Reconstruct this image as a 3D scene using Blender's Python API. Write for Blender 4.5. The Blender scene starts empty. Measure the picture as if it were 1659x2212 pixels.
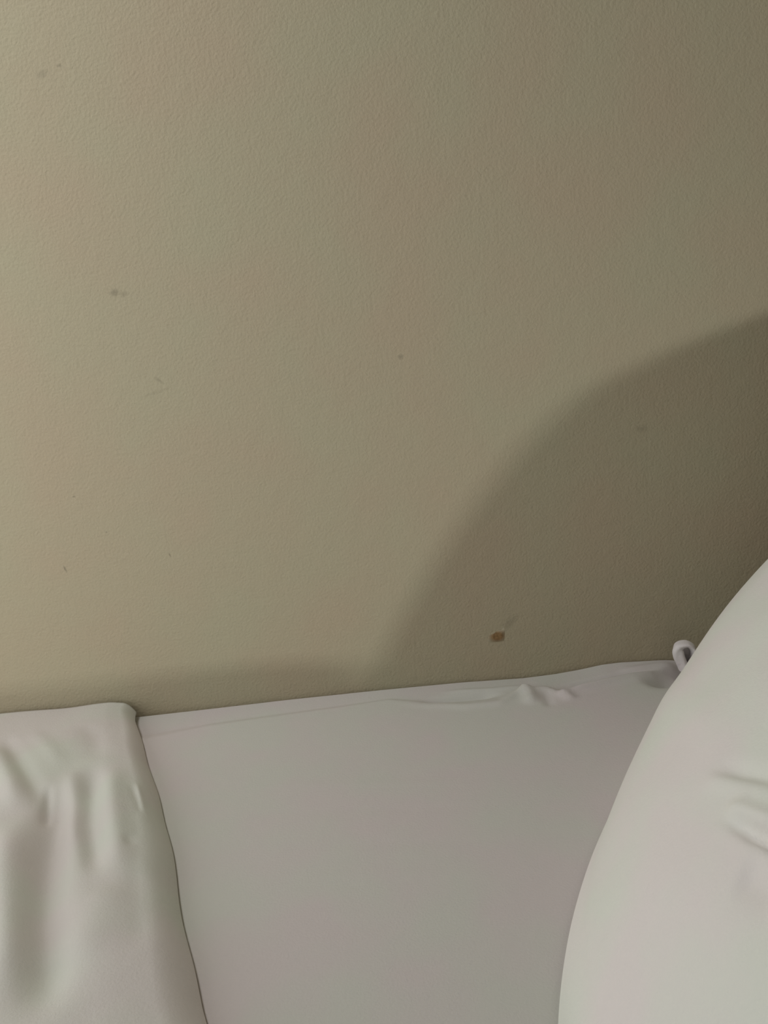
import bpy, bmesh, math
import numpy as np
from math import radians, cos, sin, pi
from mathutils import Matrix, Vector
rng = np.random.default_rng(4)

# ---------------------------------------------------------------- camera
W, H, FPX = 1659.0, 2212.0, 1659.0
BED_Z = 0.50
CAM = np.array([0.0, -0.85, BED_Z + 0.446])
PITCH, ROLL = radians(15), radians(5.9)
Fv = np.array([0, cos(PITCH), -sin(PITCH)]); R0 = np.array([1.0, 0, 0]); U0 = np.cross(R0, Fv)
Rv = cos(ROLL) * R0 - sin(ROLL) * U0; Uv = np.cross(Rv, Fv)
cd = bpy.data.cameras.new('camera'); cam = bpy.data.objects.new('camera', cd)
bpy.context.scene.collection.objects.link(cam)
cam.matrix_world = Matrix(((Rv[0], Uv[0], -Fv[0], CAM[0]), (Rv[1], Uv[1], -Fv[1], CAM[1]), (Rv[2], Uv[2], -Fv[2], CAM[2]), (0, 0, 0, 1)))
cd.sensor_fit = 'VERTICAL'; cd.sensor_height = 24; cd.lens = 24 * FPX / H; cd.clip_start = 0.02
bpy.context.scene.camera = cam

# ---------------------------------------------------------------- light
sc = bpy.context.scene
sc.view_settings.view_transform = 'Standard'; sc.view_settings.look = 'None'
sc.view_settings.gamma = 1; sc.view_settings.use_curve_mapping = False
sc.view_settings.exposure = 0.0
world = bpy.data.worlds.new('world'); sc.world = world; world.use_nodes = True
bg = world.node_tree.nodes['Background']; bg.inputs[0].default_value = (1.0, 0.97, 0.92, 1); bg.inputs[1].default_value = 0.015

def area(name, loc, target, sx, sy, power, col):
    l = bpy.data.lights.new(name, 'AREA'); l.shape = 'RECTANGLE'; l.size = sx; l.size_y = sy; l.energy = power; l.color = col
    o = bpy.data.objects.new(name, l); sc.collection.objects.link(o); o.location = loc
    o.rotation_euler = (Vector(target) - Vector(loc)).to_track_quat('-Z', 'Y').to_euler(); return o
area('window_light', (-0.9, -0.65, 1.0), (-0.2, 0.0, 0.85), 0.5, 0.9, 3.7, (1.0, 0.99, 0.97))
area('overhead_fill', (-0.7, -0.4, 2.0), (-0.2, -0.2, 0.75), 0.4, 0.4, 6.6, (1.0, 0.99, 0.97))  # added fill from overhead, brightens the sheet and pillow; no known fixture
area('bedside_light', (0.48, -2.1844, 0.556), (-0.05, 0.0, 0.85), 0.11, 0.034, 7.3, (1.0, 0.995, 0.975))

# ---------------------------------------------------------------- helpers
def onz(px, py, z):
    d = Fv + Rv * (px - W / 2) / FPX - Uv * (py - H / 2) / FPX
    return CAM + d * (z - CAM[2]) / d[2]
def ony(px, py, y=0.0):
    d = Fv + Rv * (px - W / 2) / FPX - Uv * (py - H / 2) / FPX
    return CAM + d * (y - CAM[1]) / d[1]
def sstep(t):
    t = np.clip(t, 0, 1); return t * t * (3 - 2 * t)
def fold(X, Y, pts, width, amp, taper=0.25, z=BED_Z):
    """height of a soft ridge (amp>0) or valley (amp<0) that follows a line lying on the bed"""
    P = np.array([onz(a, b, z)[:2] for a, b in pts])
    return fold_xy(X, Y, P, width, amp, taper)
def fold_xy(X, Y, P, width, amp, taper=0.25):
    seg = np.linalg.norm(np.diff(P, axis=0), axis=1); L = seg.sum(); s0 = 0
    best = np.full(X.shape, 1e9); bs = np.zeros(X.shape)
    for i in range(len(P) - 1):
        d = P[i + 1] - P[i]; t = np.clip(((X - P[i][0]) * d[0] + (Y - P[i][1]) * d[1]) / (d @ d), 0, 1)
        q = np.hypot(X - P[i][0] - t * d[0], Y - P[i][1] - t * d[1])
        m = q < best; best = np.where(m, q, best); bs = np.where(m, (s0 + t * seg[i]) / L, bs); s0 += seg[i]
    tp = sstep(bs / max(taper, 1e-3)) * sstep((1 - bs) / max(taper, 1e-3)) if taper > 0 else 1.0
    return amp * np.exp(-(best / width) ** 2) * tp
def noise2(X, Y, scale, seed, octaves=3):
    r = np.random.default_rng(seed); out = np.zeros(X.shape)
    for o in range(octaves):
        for k in range(5):
            a = r.uniform(0, 2 * pi); f = 2 * pi / scale * (1.7 ** o) * r.uniform(.7, 1.3); ph = r.uniform(0, 2 * pi)
            out += np.sin(f * (cos(a) * X + sin(a) * Y) + ph) * .5 ** o / 5
    return out
def mesh_obj(name, verts, faces, mat, parent=None, smooth=True):
    me = bpy.data.meshes.new(name); me.from_pydata([tuple(map(float, v)) for v in verts], [], faces); me.update()
    if smooth: me.polygons.foreach_set('use_smooth', [True] * len(me.polygons))
    me.materials.append(mat)
    o = bpy.data.objects.new(name, me); sc.collection.objects.link(o)
    if parent: o.parent = parent
    return o
def grid_faces(nu, nv, off=0, flip=False):
    f = []
    for i in range(nu - 1):
        for j in range(nv - 1):
            a = off + i * nv + j; q = (a, a + nv, a + nv + 1, a + 1)
            f.append(q[::-1] if flip else q)
    return f
def box(name, x0, x1, y0, y1, z0, z1, mat, parent=None, bevel=0.0):
    bm = bmesh.new(); bmesh.ops.create_cube(bm, size=1)
    for v in bm.verts:
        v.co = Vector(((x0 + x1) / 2 + v.co.x * (x1 - x0), (y0 + y1) / 2 + v.co.y * (y1 - y0), (z0 + z1) / 2 + v.co.z * (z1 - z0)))
    if bevel: bmesh.ops.bevel(bm, geom=bm.edges[:], offset=bevel, segments=4, affect='EDGES', profile=.6)
    me = bpy.data.meshes.new(name); bm.to_mesh(me); bm.free(); me.materials.append(mat)
    o = bpy.data.objects.new(name, me); sc.collection.objects.link(o)
    if parent: o.parent = parent
    return o
def tag(o, label=None, cat=None, kind=None):
    if label: o['label'] = label
    if cat: o['category'] = cat
    if kind: o['kind'] = kind

# ---------------------------------------------------------------- materials
def new_mat(name, rough=0.9, spec=0.2, sheen=0.0):
    m = bpy.data.materials.new(name); m.use_nodes = True; nt = m.node_tree; b = nt.nodes['Principled BSDF']
    b.inputs['Roughness'].default_value = rough; b.inputs['Specular IOR Level'].default_value = spec
    b.inputs['Sheen Weight'].default_value = sheen
    return m, nt, b
def noise_node(nt, scale, detail, co, rough=.5):
    n = nt.nodes.new('ShaderNodeTexNoise'); n.inputs['Scale'].default_value = scale
    n.inputs['Detail'].default_value = detail; n.inputs['Roughness'].default_value = rough
    nt.links.new(co, n.inputs['Vector']); return n
def ramp(nt, fac, c0, c1, p0=0.0, p1=1.0):
    r = nt.nodes.new('ShaderNodeValToRGB'); r.color_ramp.elements[0].color = (*c0, 1); r.color_ramp.elements[1].color = (*c1, 1)
    r.color_ramp.elements[0].position = p0; r.color_ramp.elements[1].position = p1
    nt.links.new(fac, r.inputs[0]); return r
def bump(nt, b, height, dist, strength=1.0, prev=None):
    n = nt.nodes.new('ShaderNodeBump'); n.inputs['Distance'].default_value = dist; n.inputs['Strength'].default_value = strength
    nt.links.new(height, n.inputs['Height'])
    if prev: nt.links.new(prev.outputs[0], n.inputs['Normal'])
    nt.links.new(n.outputs[0], b.inputs['Normal']); return n

WALL = (0.470, 0.419, 0.300)
def wall_material():
    m, nt, b = new_mat('wall_paint', 0.75, 0.25)
    co = nt.nodes.new('ShaderNodeTexCoord').outputs['Object']
    n1 = noise_node(nt, 7, 3, co)
    c = ramp(nt, n1.outputs[0], tuple(v * k for v, k in zip(WALL, (1.02, .975, .97))), tuple(v * k for v, k in zip(WALL, (.985, 1.02, 1.0))), .35, .65)
    last = c.outputs[0]
    def mark(last, px, py, rx, ry, ang, amount, col, hard=.4):
        p = ony(px, py)
        mp = nt.nodes.new('ShaderNodeMapping'); mp.vector_type = 'TEXTURE'
        mp.inputs['Location'].default_value = (p[0], 0, p[2]); mp.inputs['Rotation'].default_value = (0, -ang, 0)
        mp.inputs['Scale'].default_value = (rx, 10, ry)
        nz = noise_node(nt, 260, 2, co)
        w = nt.nodes.new('ShaderNodeVectorMath'); w.operation = 'SCALE'; w.inputs['Scale'].default_value = min(rx, ry) * 1.3
        s = nt.nodes.new('ShaderNodeVectorMath'); s.operation = 'SUBTRACT'; s.inputs[1].default_value = (.5, .5, .5)
        nt.links.new(nz.outputs['Color'], s.inputs[0]); nt.links.new(s.outputs[0], w.inputs[0])
        ad = nt.nodes.new('ShaderNodeVectorMath'); ad.operation = 'ADD'; nt.links.new(co, ad.inputs[0]); nt.links.new(w.outputs[0], ad.inputs[1])
        nt.links.new(ad.outputs[0], mp.inputs['Vector'])
        ln = nt.nodes.new('ShaderNodeVectorMath'); ln.operation = 'LENGTH'; nt.links.new(mp.outputs[0], ln.inputs[0])
        r = ramp(nt, ln.outputs['Value'], (amount,) * 3, (0, 0, 0), hard, 1.0)
        mx = nt.nodes.new('ShaderNodeMixRGB'); nt.links.new(r.outputs[0], mx.inputs[0]); nt.links.new(last, mx.inputs[1])
        mx.inputs[2].default_value = (*col, 1); return mx.outputs[0]
    dk = tuple(v * .62 for v in WALL)
    # scuffs and specks scattered on the paint
    for px, py, rx, ry, a, am in ((248, 632, .006, .004, 0, .5), (268, 636, .005, .003, .2, .3), (865, 771, .003, .003, .5, .45), (141, 1230, .0012, .0052, .25, .95), (367, 1199, .001, .003, .2, .6),
                                  (160, 1073, .002, .001, 0, .7), (344, 822, .006, .002, -.7, .35), (128, 142, .003, .002, 0, .45), (90, 160, .006, .004, .3, .3),
                                  (1385, 926, .007, .004, 0, .25), (1100, 1346, .014, .006, .75, .28), (230, 1150, .0012, .001, 0, .6), (330, 850, .02, .002, .2, .15)):
        last = mark(last, px, py, rx * 1.3, ry * 1.2, a, min(1, am * 1.6), dk, .1)
    nt.links.new(last, b.inputs['Base Color'])
    f = noise_node(nt, 330, 2, co); g = noise_node(nt, 60, 3, co)
    b1 = bump(nt, b, g.outputs[0], .0012, .5); bump(nt, b, f.outputs[0], .0009, .7, b1)
    return m
def cloth_material(name, col, weave=520, crinkle=0.0, mott=.02, sheen=.1):
    m, nt, b = new_mat(name, 0.9, 0.15, sheen)
    co = nt.nodes.new('ShaderNodeTexCoord').outputs['Object']
    n = noise_node(nt, 11, 2, co)
    c = ramp(nt, n.outputs[0], tuple(v * k for v, k in zip(col, (1 + mott, 1 - mott, 1))), tuple(v * k for v, k in zip(col, (1 - mott, 1 + mott, 1 - mott))), .38, .62)
    nt.links.new(c.outputs[0], b.inputs['Base Color'])
    w = noise_node(nt, weave, 2, co); b1 = bump(nt, b, w.outputs[0], .0004, .6)
    if crinkle:
        k = noise_node(nt, 22, 4, co, .6); bump(nt, b, k.outputs[0], crinkle, .5, b1)
    return m
M_wall = wall_material()
M_sheet = cloth_material('fitted_sheet_cotton', (.655, .632, .615), crinkle=.0008)
M_duvet = cloth_material('duvet_cotton', (.665, .655, .62), crinkle=.002)
M_pillow = cloth_material('pillowcase_cotton', (.88, .875, .85), crinkle=.0015)
M_tuft = cloth_material('gathered_fabric', (.84, .82, .82), sheen=.2)
def simple(name, col, scale=12, rough=.6):
    m, nt, b = new_mat(name, rough, .3); co = nt.nodes.new('ShaderNodeTexCoord').outputs['Object']
    mp = nt.nodes.new('ShaderNodeMapping'); mp.inputs['Scale'].default_value = (1, 6, 6); nt.links.new(co, mp.inputs[0])
    n = noise_node(nt, scale, 5, mp.outputs[0]); c = ramp(nt, n.outputs[0], tuple(v * .75 for v in col), tuple(v * 1.15 for v in col), .3, .7)
    nt.links.new(c.outputs[0], b.inputs['Base Color']); return m
M_wood = simple('stained_wood', (.20, .115, .06)); M_floor = simple('floor_laminate', (.30, .22, .15), 6)

# ---------------------------------------------------------------- setting
HEAD = 0.86
def struct(o): tag(o, kind='structure'); return o
struct(box('wall_back', -1.9, HEAD + .1, 0.0, 0.1, 0.0, 2.5, M_wall))
struct(box('wall_right', HEAD, HEAD + .1, -2.6, 0.0, 0.0, 2.5, M_wall))
struct(box('floor', -1.9, HEAD + .1, -2.6, 0.1, -.05, 0.0, M_floor))

# dried brown smear on the wall paint, part of the wall
def smear():
    c = ony(1075, 1375); out = [(-24, 9), (-19, -3), (-8, -7), (-3, -12), (8, -14), (14, -22), (17, -12), (16, 2), (15, 10), (4, 12), (-8, 13), (-18, 14)]
    p0 = np.array([ony(1075 + a, 1375 + b) for a, b in out]); n = len(p0); ctr = p0.mean(0)
    V = [ctr + np.array([0, -.0007, 0])]; Fc = []
    rings = ((.45, .0007), (.8, .0005), (1.0, -.0002))
    for k, (s, h) in enumerate(rings):
        for j in range(n): V.append(ctr + (p0[j] - ctr) * s + np.array([0, -h, 0]))
    for j in range(n): Fc.append((0, 1 + j, 1 + (j + 1) % n))
    for k in range(2):
        for j in range(n): Fc.append((1 + k * n + j, 1 + (k + 1) * n + j, 1 + (k + 1) * n + (j + 1) % n, 1 + k * n + (j + 1) % n))
    m, nt, b = new_mat('brown_smear', .6, .3)
    co = nt.nodes.new('ShaderNodeTexCoord').outputs['Object']
    mp = nt.nodes.new('ShaderNodeMapping'); mp.vector_type = 'TEXTURE'; mp.inputs['Location'].default_value = (ctr[0], 0, ctr[2]); mp.inputs['Scale'].default_value = (.0125, 10, .0095)
    nt.links.new(co, mp.inputs[0]); ln = nt.nodes.new('ShaderNodeVectorMath'); ln.operation = 'LENGTH'; nt.links.new(mp.outputs[0], ln.inputs[0])
    nz = noise_node(nt, 320, 2, co); c = ramp(nt, nz.outputs[0], (.22, .135, .06), (.32, .20, .09), .35, .65)
    mx = nt.nodes.new('ShaderNodeMixRGB'); r = ramp(nt, ln.outputs['Value'], (0, 0, 0), (1, 1, 1), .45, 1.0)
    nt.links.new(r.outputs[0], mx.inputs[0]); nt.links.new(c.outputs[0], mx.inputs[1]); mx.inputs[2].default_value = (*[v * .93 for v in WALL], 1)
    nt.links.new(mx.outputs[0], b.inputs['Base Color'])
    o = mesh_obj('stain', V, Fc, m, bpy.data.objects['wall_back']); o['label'] = 'small brown stain on the beige wall'
smear()

# ---------------------------------------------------------------- bed
BX0, BX1, BY0, BY1 = -1.16, HEAD - .05, -0.96, -0.004
bed = bpy.data.objects.new('bed_base', None); sc.collection.objects.link(bed); bed.location = (0, 0, 0)
tag(bed, 'brown wooden bed base under the white mattress', 'bed')
box('bed_frame', BX0, BX1, BY0, BY1 - .02, .16, .24, M_wood, bed, .006)
for x in (BX0 + .05, BX1 - .11):
    for y in (BY0 + .05, BY1 - .13): box('leg', x, x + .06, y, y + .06, 0, .16, M_wood, bed, .004)
hb = box('headboard', BX1 + .012, BX1 + .045, BY0, BY1 - .02, 0, .95, M_wood, None, .006)
tag(hb, 'brown wooden headboard behind the plump white pillow', 'headboard')
# fitted sheet: a dense cloth surface over the top that rolls over every edge of the mattress
CREST = [(0, 1655), (320, 1598), (450, 1570), (620, 1545), (750, 1526), (840, 1511), (920, 1519), (1010, 1521), (1080, 1514), (1130, 1487), (1180, 1484), (1210, 1497), (1300, 1476), (1400, 1456), (1460, 1445), (1659, 1430)]
EDGE = [(0, 1580), (290, 1550), (450, 1532), (620, 1512), (820, 1491), (1000, 1474), (1130, 1465), (1200, 1456), (1250, 1447), (1300, 1436), (1340, 1431), (1450, 1425), (1659, 1405)]
cr = np.array([onz(a, b, BED_Z)[:2] for a, b in CREST]); ed = np.array([ony(a, b, BY1)[[0, 2]] for a, b in EDGE])
def sheet_top(X, Y):
    yc = np.interp(X, cr[:, 0], cr[:, 1]); ze = np.interp(X, ed[:, 0], ed[:, 1])
    Z = np.full(X.shape, BED_Z) + .0012 * noise2(X, Y, .5, 3, 2)
    # strip between the crest and the wall dips a little
    t = (Y - yc) / (BY1 - yc); inside = sstep(np.clip(t * 3.0, 0, 1))
    zs = BED_Z - .0045 - (BED_Z - .0045 - ze) * np.clip(t, 0, 1)
    Z = np.where(t > 0, Z * (1 - inside) + zs * inside, Z)
    Z += .0025 * np.exp(-((Y - yc + .004) / .006) ** 2) * sstep((X + .02) / .1)
    f = lambda p, w, a, tp=.3: fold(X, Y, p, w, a, tp)
    Z += f([(1120, 1478), (1145, 1500), (1150, 1525)], .007, .006) + f([(1200, 1500), (1222, 1502), (1240, 1515)], .006, .004)
    Z += f([(1175, 1490), (1185, 1515), (1190, 1530)], .004, -.003)
    Z += f([(900, 1512), (1000, 1500), (1090, 1490)], .006, -.0065) + f([(940, 1490), (1060, 1482), (1160, 1470)], .004, .002)
    Z += f([(1205, 1500), (1300, 1478), (1400, 1452), (1470, 1425)], .004, .0035, .2) + f([(1190, 1482), (1300, 1462), (1400, 1446)], .005, -.0055)
    Z += f([(1385, 1480), (1435, 1465), (1480, 1440), (1520, 1410)], .014, -.020, .35) + f([(1330, 1450), (1420, 1434), (1475, 1424)], .006, .003)
    # very faint long creases of the stretched cotton
    for i, (ya, yb) in enumerate(((1700, 1690), (1760, 1745), (1905, 1880), (2010, 2000), (2140, 2120), (1835, 1815))):
        Z += f([(440 + 30 * i, ya), (800, (ya + yb) / 2 - 4), (1120, yb)], .006, .0003 * (-1) ** i, .4)
    return Z
def build_sheet():
    nx, ny = 480, 270
    xs = np.linspace(BX0 + .002, BX1 - .002, nx); ty = np.linspace(0, 1, ny); ys = BY0 + .002 + (BY1 - BY0 - .002) * (1 - (1 - ty) ** 1.5)
    X, Y = np.meshgrid(xs, ys, indexing='ij'); Z = sheet_top(X, Y)
    r = .03
    for d in (X - BX0, BX1 - X, Y - BY0): # round the free edges
        k = np.clip(d / r, 0, 1); Z = Z - r * (1 - np.sqrt(1 - (1 - k) ** 2)) * .6
    V = np.stack([X, Y, Z], -1).reshape(-1, 3); Fc = grid_faces(nx, ny, 0, False)
    # skirt tucked down all four sides
    border = [i * ny for i in range(nx)] + [(nx - 1) * ny + j for j in range(1, ny)] + [i * ny + ny - 1 for i in range(nx - 2, -1, -1)] + [j for j in range(ny - 2, 0, -1)]
    V = list(map(tuple, V)); prev = border
    for zz in (.46, .40, .30, .245):
        cur = []
        for k, i in enumerate(border):
            x, y, z = V[i]; wob = .0015 * math.sin(k * .11) ; cur.append(len(V)); V.append((x, y + (wob if y < -.5 else 0), min(z, zz)))
        m = len(border)
        for k in range(m): Fc.append((prev[k], cur[k], cur[(k + 1) % m], prev[(k + 1) % m]))
        prev = cur
    o = mesh_obj('fitted_sheet', V, Fc, M_sheet)
    bm = bmesh.new(); bm.from_mesh(o.data); bmesh.ops.recalc_face_normals(bm, faces=bm.faces); bm.to_mesh(o.data); bm.free()
    tag(o, 'white fitted sheet stretched over the mattress against the beige wall', 'sheet'); return o
sheet = build_sheet()

# small twisted end of gathered cloth standing up at the mattress corner beside the pillow
def gathered_tuft():
    path = [(1479, 1446), (1474, 1432), (1467, 1418), (1463, 1406), (1465, 1397), (1474, 1392), (1485, 1391), (1494, 1396), (1499, 1406), (1499, 1420), (1492, 1438)]
    rad = [.0058, .0060, .0062, .0060, .0048, .0036, .0034, .0036, .0034, .0036, .0040]
    P = np.array([ony(a, b, -.030) for a, b in path]); t = np.linspace(0, 1, len(P)); tt = np.linspace(0, 1, 70)
    Q = np.stack([np.interp(tt, t, P[:, k]) for k in range(3)], 1); Rr = np.interp(tt, t, rad)
    for _ in range(6): Q[1:-1] = (Q[:-2] + 2 * Q[1:-1] + Q[2:]) / 4
    V = []; m = 24
    for i, q in enumerate(Q):
        d = Q[min(i + 1, 69)] - Q[max(i - 1, 0)]; d /= np.linalg.norm(d); nrm = np.cross(d, [0, 1, 0]); nrm /= np.linalg.norm(nrm)
        for j in range(m):
            a = 2 * pi * j / m; fl = 1 + .13 * sin(3 * a + 9 * tt[i])     # lengthwise pleats in the rolled hem
            V.append(q + nrm * cos(a) * Rr[i] * fl + np.array([0, 1, 0]) * sin(a) * .0075 * fl)
    F_ = [(i * m + j, i * m + (j + 1) % m, (i + 1) * m + (j + 1) % m, (i + 1) * m + j) for i in range(69) for j in range(m)]
    # hollow cloth inside the loop, set back towards the wall
    c0 = len(V); ctr = ony(1481, 1418, -.018); V.append(ctr)
    for q in Q: V.append(q + np.array([0, .004, 0]))
    F_ += [(c0, c0 + 1 + i, c0 + 2 + i) for i in range(69)] + [(c0, c0 + 70, c0 + 1)]
    o = mesh_obj('gathered_corner', V, F_, M_tuft, sheet)
    o['label'] = 'small curled white loop of gathered cloth at the sheet corner'
gathered_tuft()

# ---------------------------------------------------------------- duvet
EDG = [(290, 1547), (320, 1650), (345, 1730), (370, 1825), (385, 1925), (400, 2025), (425, 2115), (447, 2212)]
RDG = [(262, 1527), (293, 1650), (318, 1745), (338, 1860), (352, 1960), (362, 2075), (368, 2200)]
e3 = np.array([onz(a, b, BED_Z + .002)[:2] for a, b in EDG]); o_ = np.argsort(e3[:, 1]); e3 = e3[o_]
def edge_x(y): 
    xs = np.concatenate([[.24, .20, .12, .03, -.02, -.085], e3[:, 0]]); ys = np.concatenate([[-1.0, -.95, -.89, -.82, -.72, -.58], e3[:, 1]])  # unseen front edge swings right, shaped to cast the low shadow on the wall
    return sum(np.interp(y + k * .012, ys, xs) for k in (-1, 0, 1)) / 3
HT = .032
def build_duvet():
    nu, nv = 330, 420
    u = np.linspace(0, 1, nu) ** 1.5 * .80; t = np.linspace(0, 1.2, nv)
    Uu, Tt = np.meshgrid(u, t, indexing='ij')
    Yn = -.007 - Tt; over = np.clip(-Yn + BY0 - .0, 0, None)      # runs to the wall at one side and hangs over the front of the bed
    Yc = np.maximum(Yn, BY0 - .006)
    EX = edge_x(Yc) + .0006 * np.sin(Yc * 61)
    w = np.interp(-Yc, [0, .1, .3, .5, 1], [.014, .019, .026, .033, .04])
    d = Uu; k = np.clip(d / w, 0, 1)
    Hh = HT * np.interp(-Yc, [0, .03, .12, .25, .45, 1], [.46, .56, .82, .95, 1.0, 1.50])  # unseen front made thicker so its shadow band reaches up the wall
    prof = (1 - (1 - k) ** 2.2) * .82 + .18 * sstep(d / (w * 2.2))
    X = EX - d
    zt = BED_Z + .003 + Hh * prof
    f = lambda p, wd, a, tp=.3: fold(X, Yc, p, wd, a, tp, BED_Z + HT)
    G = f([(125, 1680), (122, 1750), (105, 1850), (92, 1980), (98, 2130), (105, 2230)], .016, -.013, .2)
    G += f([(104, 1690), (98, 1735), (92, 1780)], .004, -.004) + f([(196, 1640), (196, 1700), (194, 1770), (204, 1850), (212, 1910)], .010, -.009)
    G += f([(245, 1640), (244, 1720), (256, 1830), (270, 1930)], .012, .005) + f([(155, 1650), (152, 1750), (152, 1850)], .008, .003)
    G += f([(0, 1570), (40, 1640), (80, 1710), (95, 1760)], .008, -.004) + f([(-20, 1600), (20, 1690), (45, 1760)], .012, .007)
    G += f([(20, 1760), (15, 1900), (25, 2050), (30, 2200)], .018, .010) + f([(60, 1560), (95, 1600), (140, 1660)], .009, .0015)
    G += f([(283, 1690), (296, 1725), (306, 1757)], .0035, -.0015) + f([(293, 1680), (304, 1720), (312, 1755)], .003, .0018)
    G += f([(276, 1805), (284, 1830)], .004, -.0012) + f([(170, 1545), (200, 1580), (215, 1640)], .010, -.0015)
    G += f([(140, 2100), (200, 2000), (240, 1900)], .02, .003) + f([(300, 2060), (310, 1960), (295, 1860)], .012, -.002)
    G += .0018 * noise2(X * 1.6, Yc * .5, .16, 8, 2)
    G *= sstep((Yc + .80) / .1) * .8 + .2
    zt = zt + G * sstep(d / (w * .9))
    fall = sstep(over / .05) ; hang = np.clip(over - .02, 0, None)
    zt = np.where(over > 0, zt - (zt - BED_Z + .0) * 0 - hang, zt)
    Yf = np.where(over > 0, BY0 - .006 - (zt * 0 + .03) * sstep(over / .05) , Yn)
    top = np.stack([X, Yf, zt], -1)
    # under side rests on the sheet
    zb = np.where(over > 0, BED_Z + .0012 - hang, BED_Z + .0012); Yb = np.where(over > 0, BY0 - .006 - .004 * sstep(over / .05), Yn)
    bot = np.stack([X, Yb, zb], -1)
    V = np.concatenate([top.reshape(-1, 3), bot.reshape(-1, 3)]); n = nu * nv
    Fc = grid_faces(nu, nv, 0, True) + grid_faces(nu, nv, n)
    for i in range(nu - 1):
        for j in (0, nv - 1): Fc.append((i * nv + j, (i + 1) * nv + j, n + (i + 1) * nv + j, n + i * nv + j))
    for j in range(nv - 1):
        for i in (0, nu - 1): Fc.append((i * nv + j, i * nv + j + 1, n + i * nv + j + 1, n + i * nv + j))
    o = mesh_obj('duvet', V, Fc, M_duvet)
    bm = bmesh.new(); bm.from_mesh(o.data); bmesh.ops.recalc_face_normals(bm, faces=bm.faces); bm.to_mesh(o.data); bm.free()
    tag(o, 'thin crumpled white duvet lying over the left part of the bed', 'duvet')
build_duvet()

# ---------------------------------------------------------------- pillow
PP = [0.3996, -0.4022, 0.6384, -0.6994, 0.5787, 0.2579, 0.2957, 0.3613, 0.1075, 0.3990, -0.0094, 0.0501, -0.0311, 0.2016, 0.0808, -0.2383]
def pillow_pos(A, B, s, disp=0.0):
    cx, cy, cz, yaw, tilt, pit, la, lb, th, q, sag, bow, skw, a1, a2, a3 = PP
    x = A * np.sqrt(1 - B * B * .5 * q) * la + bow * B * B; y = B * np.sqrt(1 - A * A * .5 * q) * lb + skw * A * A
    prof = np.clip((1 - A ** 4) * (1 - B ** 4), 0, 1) ** .42 * (1 - .125 * (A * A + B * B))
    z = s * (th * prof + disp) + sag * A * A
    c, n = cos(tilt), sin(tilt); x, z = x * c - z * n, x * n + z * c
    c, n = cos(pit), sin(pit); y, z = y * c - z * n, y * n + z * c
    c, n = cos(yaw), sin(yaw); x, y = x * c - y * n, x * n + y * c
    x, y, z = x + cx, y + cy, z + cz
    up = .02 * np.log1p(np.exp(np.clip((z - .605) / .02, -30, 30)))      # the stuffing is fuller towards the raised end
    z = z + a1 * up * np.clip((y + .45) / .25, 0, 1) + a2 * up * np.clip((x - .35) / .2, 0, 1)
    z = z + a3 * up ** 2
    z = np.where(z < .52, .502 + .018 * np.exp((z - .52) / .018), z)
    return x, y, z
def build_pillow():
    n = 281; g = np.sin(np.linspace(-pi / 2, pi / 2, n)); g = .55 * g + .45 * np.linspace(-1, 1, n)
    A, B = np.meshgrid(g, g, indexing='ij'); V = []
    x, y, z = pillow_pos(A, B, 1); q = np.stack([x, y, z], -1) - CAM; dep = q @ Fv
    px = W / 2 + FPX * (q @ Rv) / dep; py = H / 2 - FPX * (q @ Uv) / dep
    def ab(p):   # place on the pillow surface that the crease runs through
        r = []
        for a, b in p:
            k = np.argmin((px - a) ** 2 + (py - b) ** 2 ); i, j = np.unravel_index(k, A.shape); r.append((A[i, j] * .283, B[i, j] * .363))
        return np.array(r)
    D = np.zeros(A.shape); Xa, Yb = A * .283, B * .363
    for p, w, a, tp in (([(1545, 1752), (1590, 1774), (1630, 1795), (1659, 1812), (1720, 1840), (1790, 1875)], .0052, -.014, .45),
                        ([(1560, 1745), (1620, 1770), (1659, 1785), (1700, 1800)], .010, .005, .3),
                        ([(1530, 1655), (1600, 1664), (1659, 1676), (1720, 1690), (1790, 1710)], .007, -.0042, .35),
                        ([(1510, 1680), (1590, 1690), (1659, 1700), (1720, 1715)], .008, .003, .3),
                        ([(1590, 1885), (1640, 1905), (1690, 1930)], .012, -.003, .3),
                        ([(1480, 1560), (1560, 1600), (1640, 1640)], .02, .002, .3)):
        D += fold_xy(Xa, Yb, ab(p), w, a, tp)
    D += .0016 * noise2(Xa, Yb, .13, 21, 2) * np.clip((1 - A ** 4) * (1 - B ** 4), 0, 1)
    x, y, z = pillow_pos(A, B, 1, D); V = [np.stack([x, y, z], -1).reshape(-1, 3)]
    x, y, z = pillow_pos(A, B, -1, 0); V.append(np.stack([x, y, z], -1).reshape(-1, 3)); V = np.concatenate(V)
    Fc = grid_faces(n, n) + grid_faces(n, n, n * n, True)
    me = bpy.data.meshes.new('pillow'); me.from_pydata(V.tolist(), [], Fc); me.update()
    bm = bmesh.new(); bm.from_mesh(me); bmesh.ops.remove_doubles(bm, verts=bm.verts, dist=1e-5); bmesh.ops.recalc_face_normals(bm, faces=bm.faces)
    for f in bm.faces: f.smooth = True
    bm.to_mesh(me); bm.free(); me.materials.append(M_pillow)
    o = bpy.data.objects.new('pillow', me); sc.collection.objects.link(o)
    tag(o, 'plump white pillow at the head of the bed, beside the wall', 'pillow')
build_pillow()
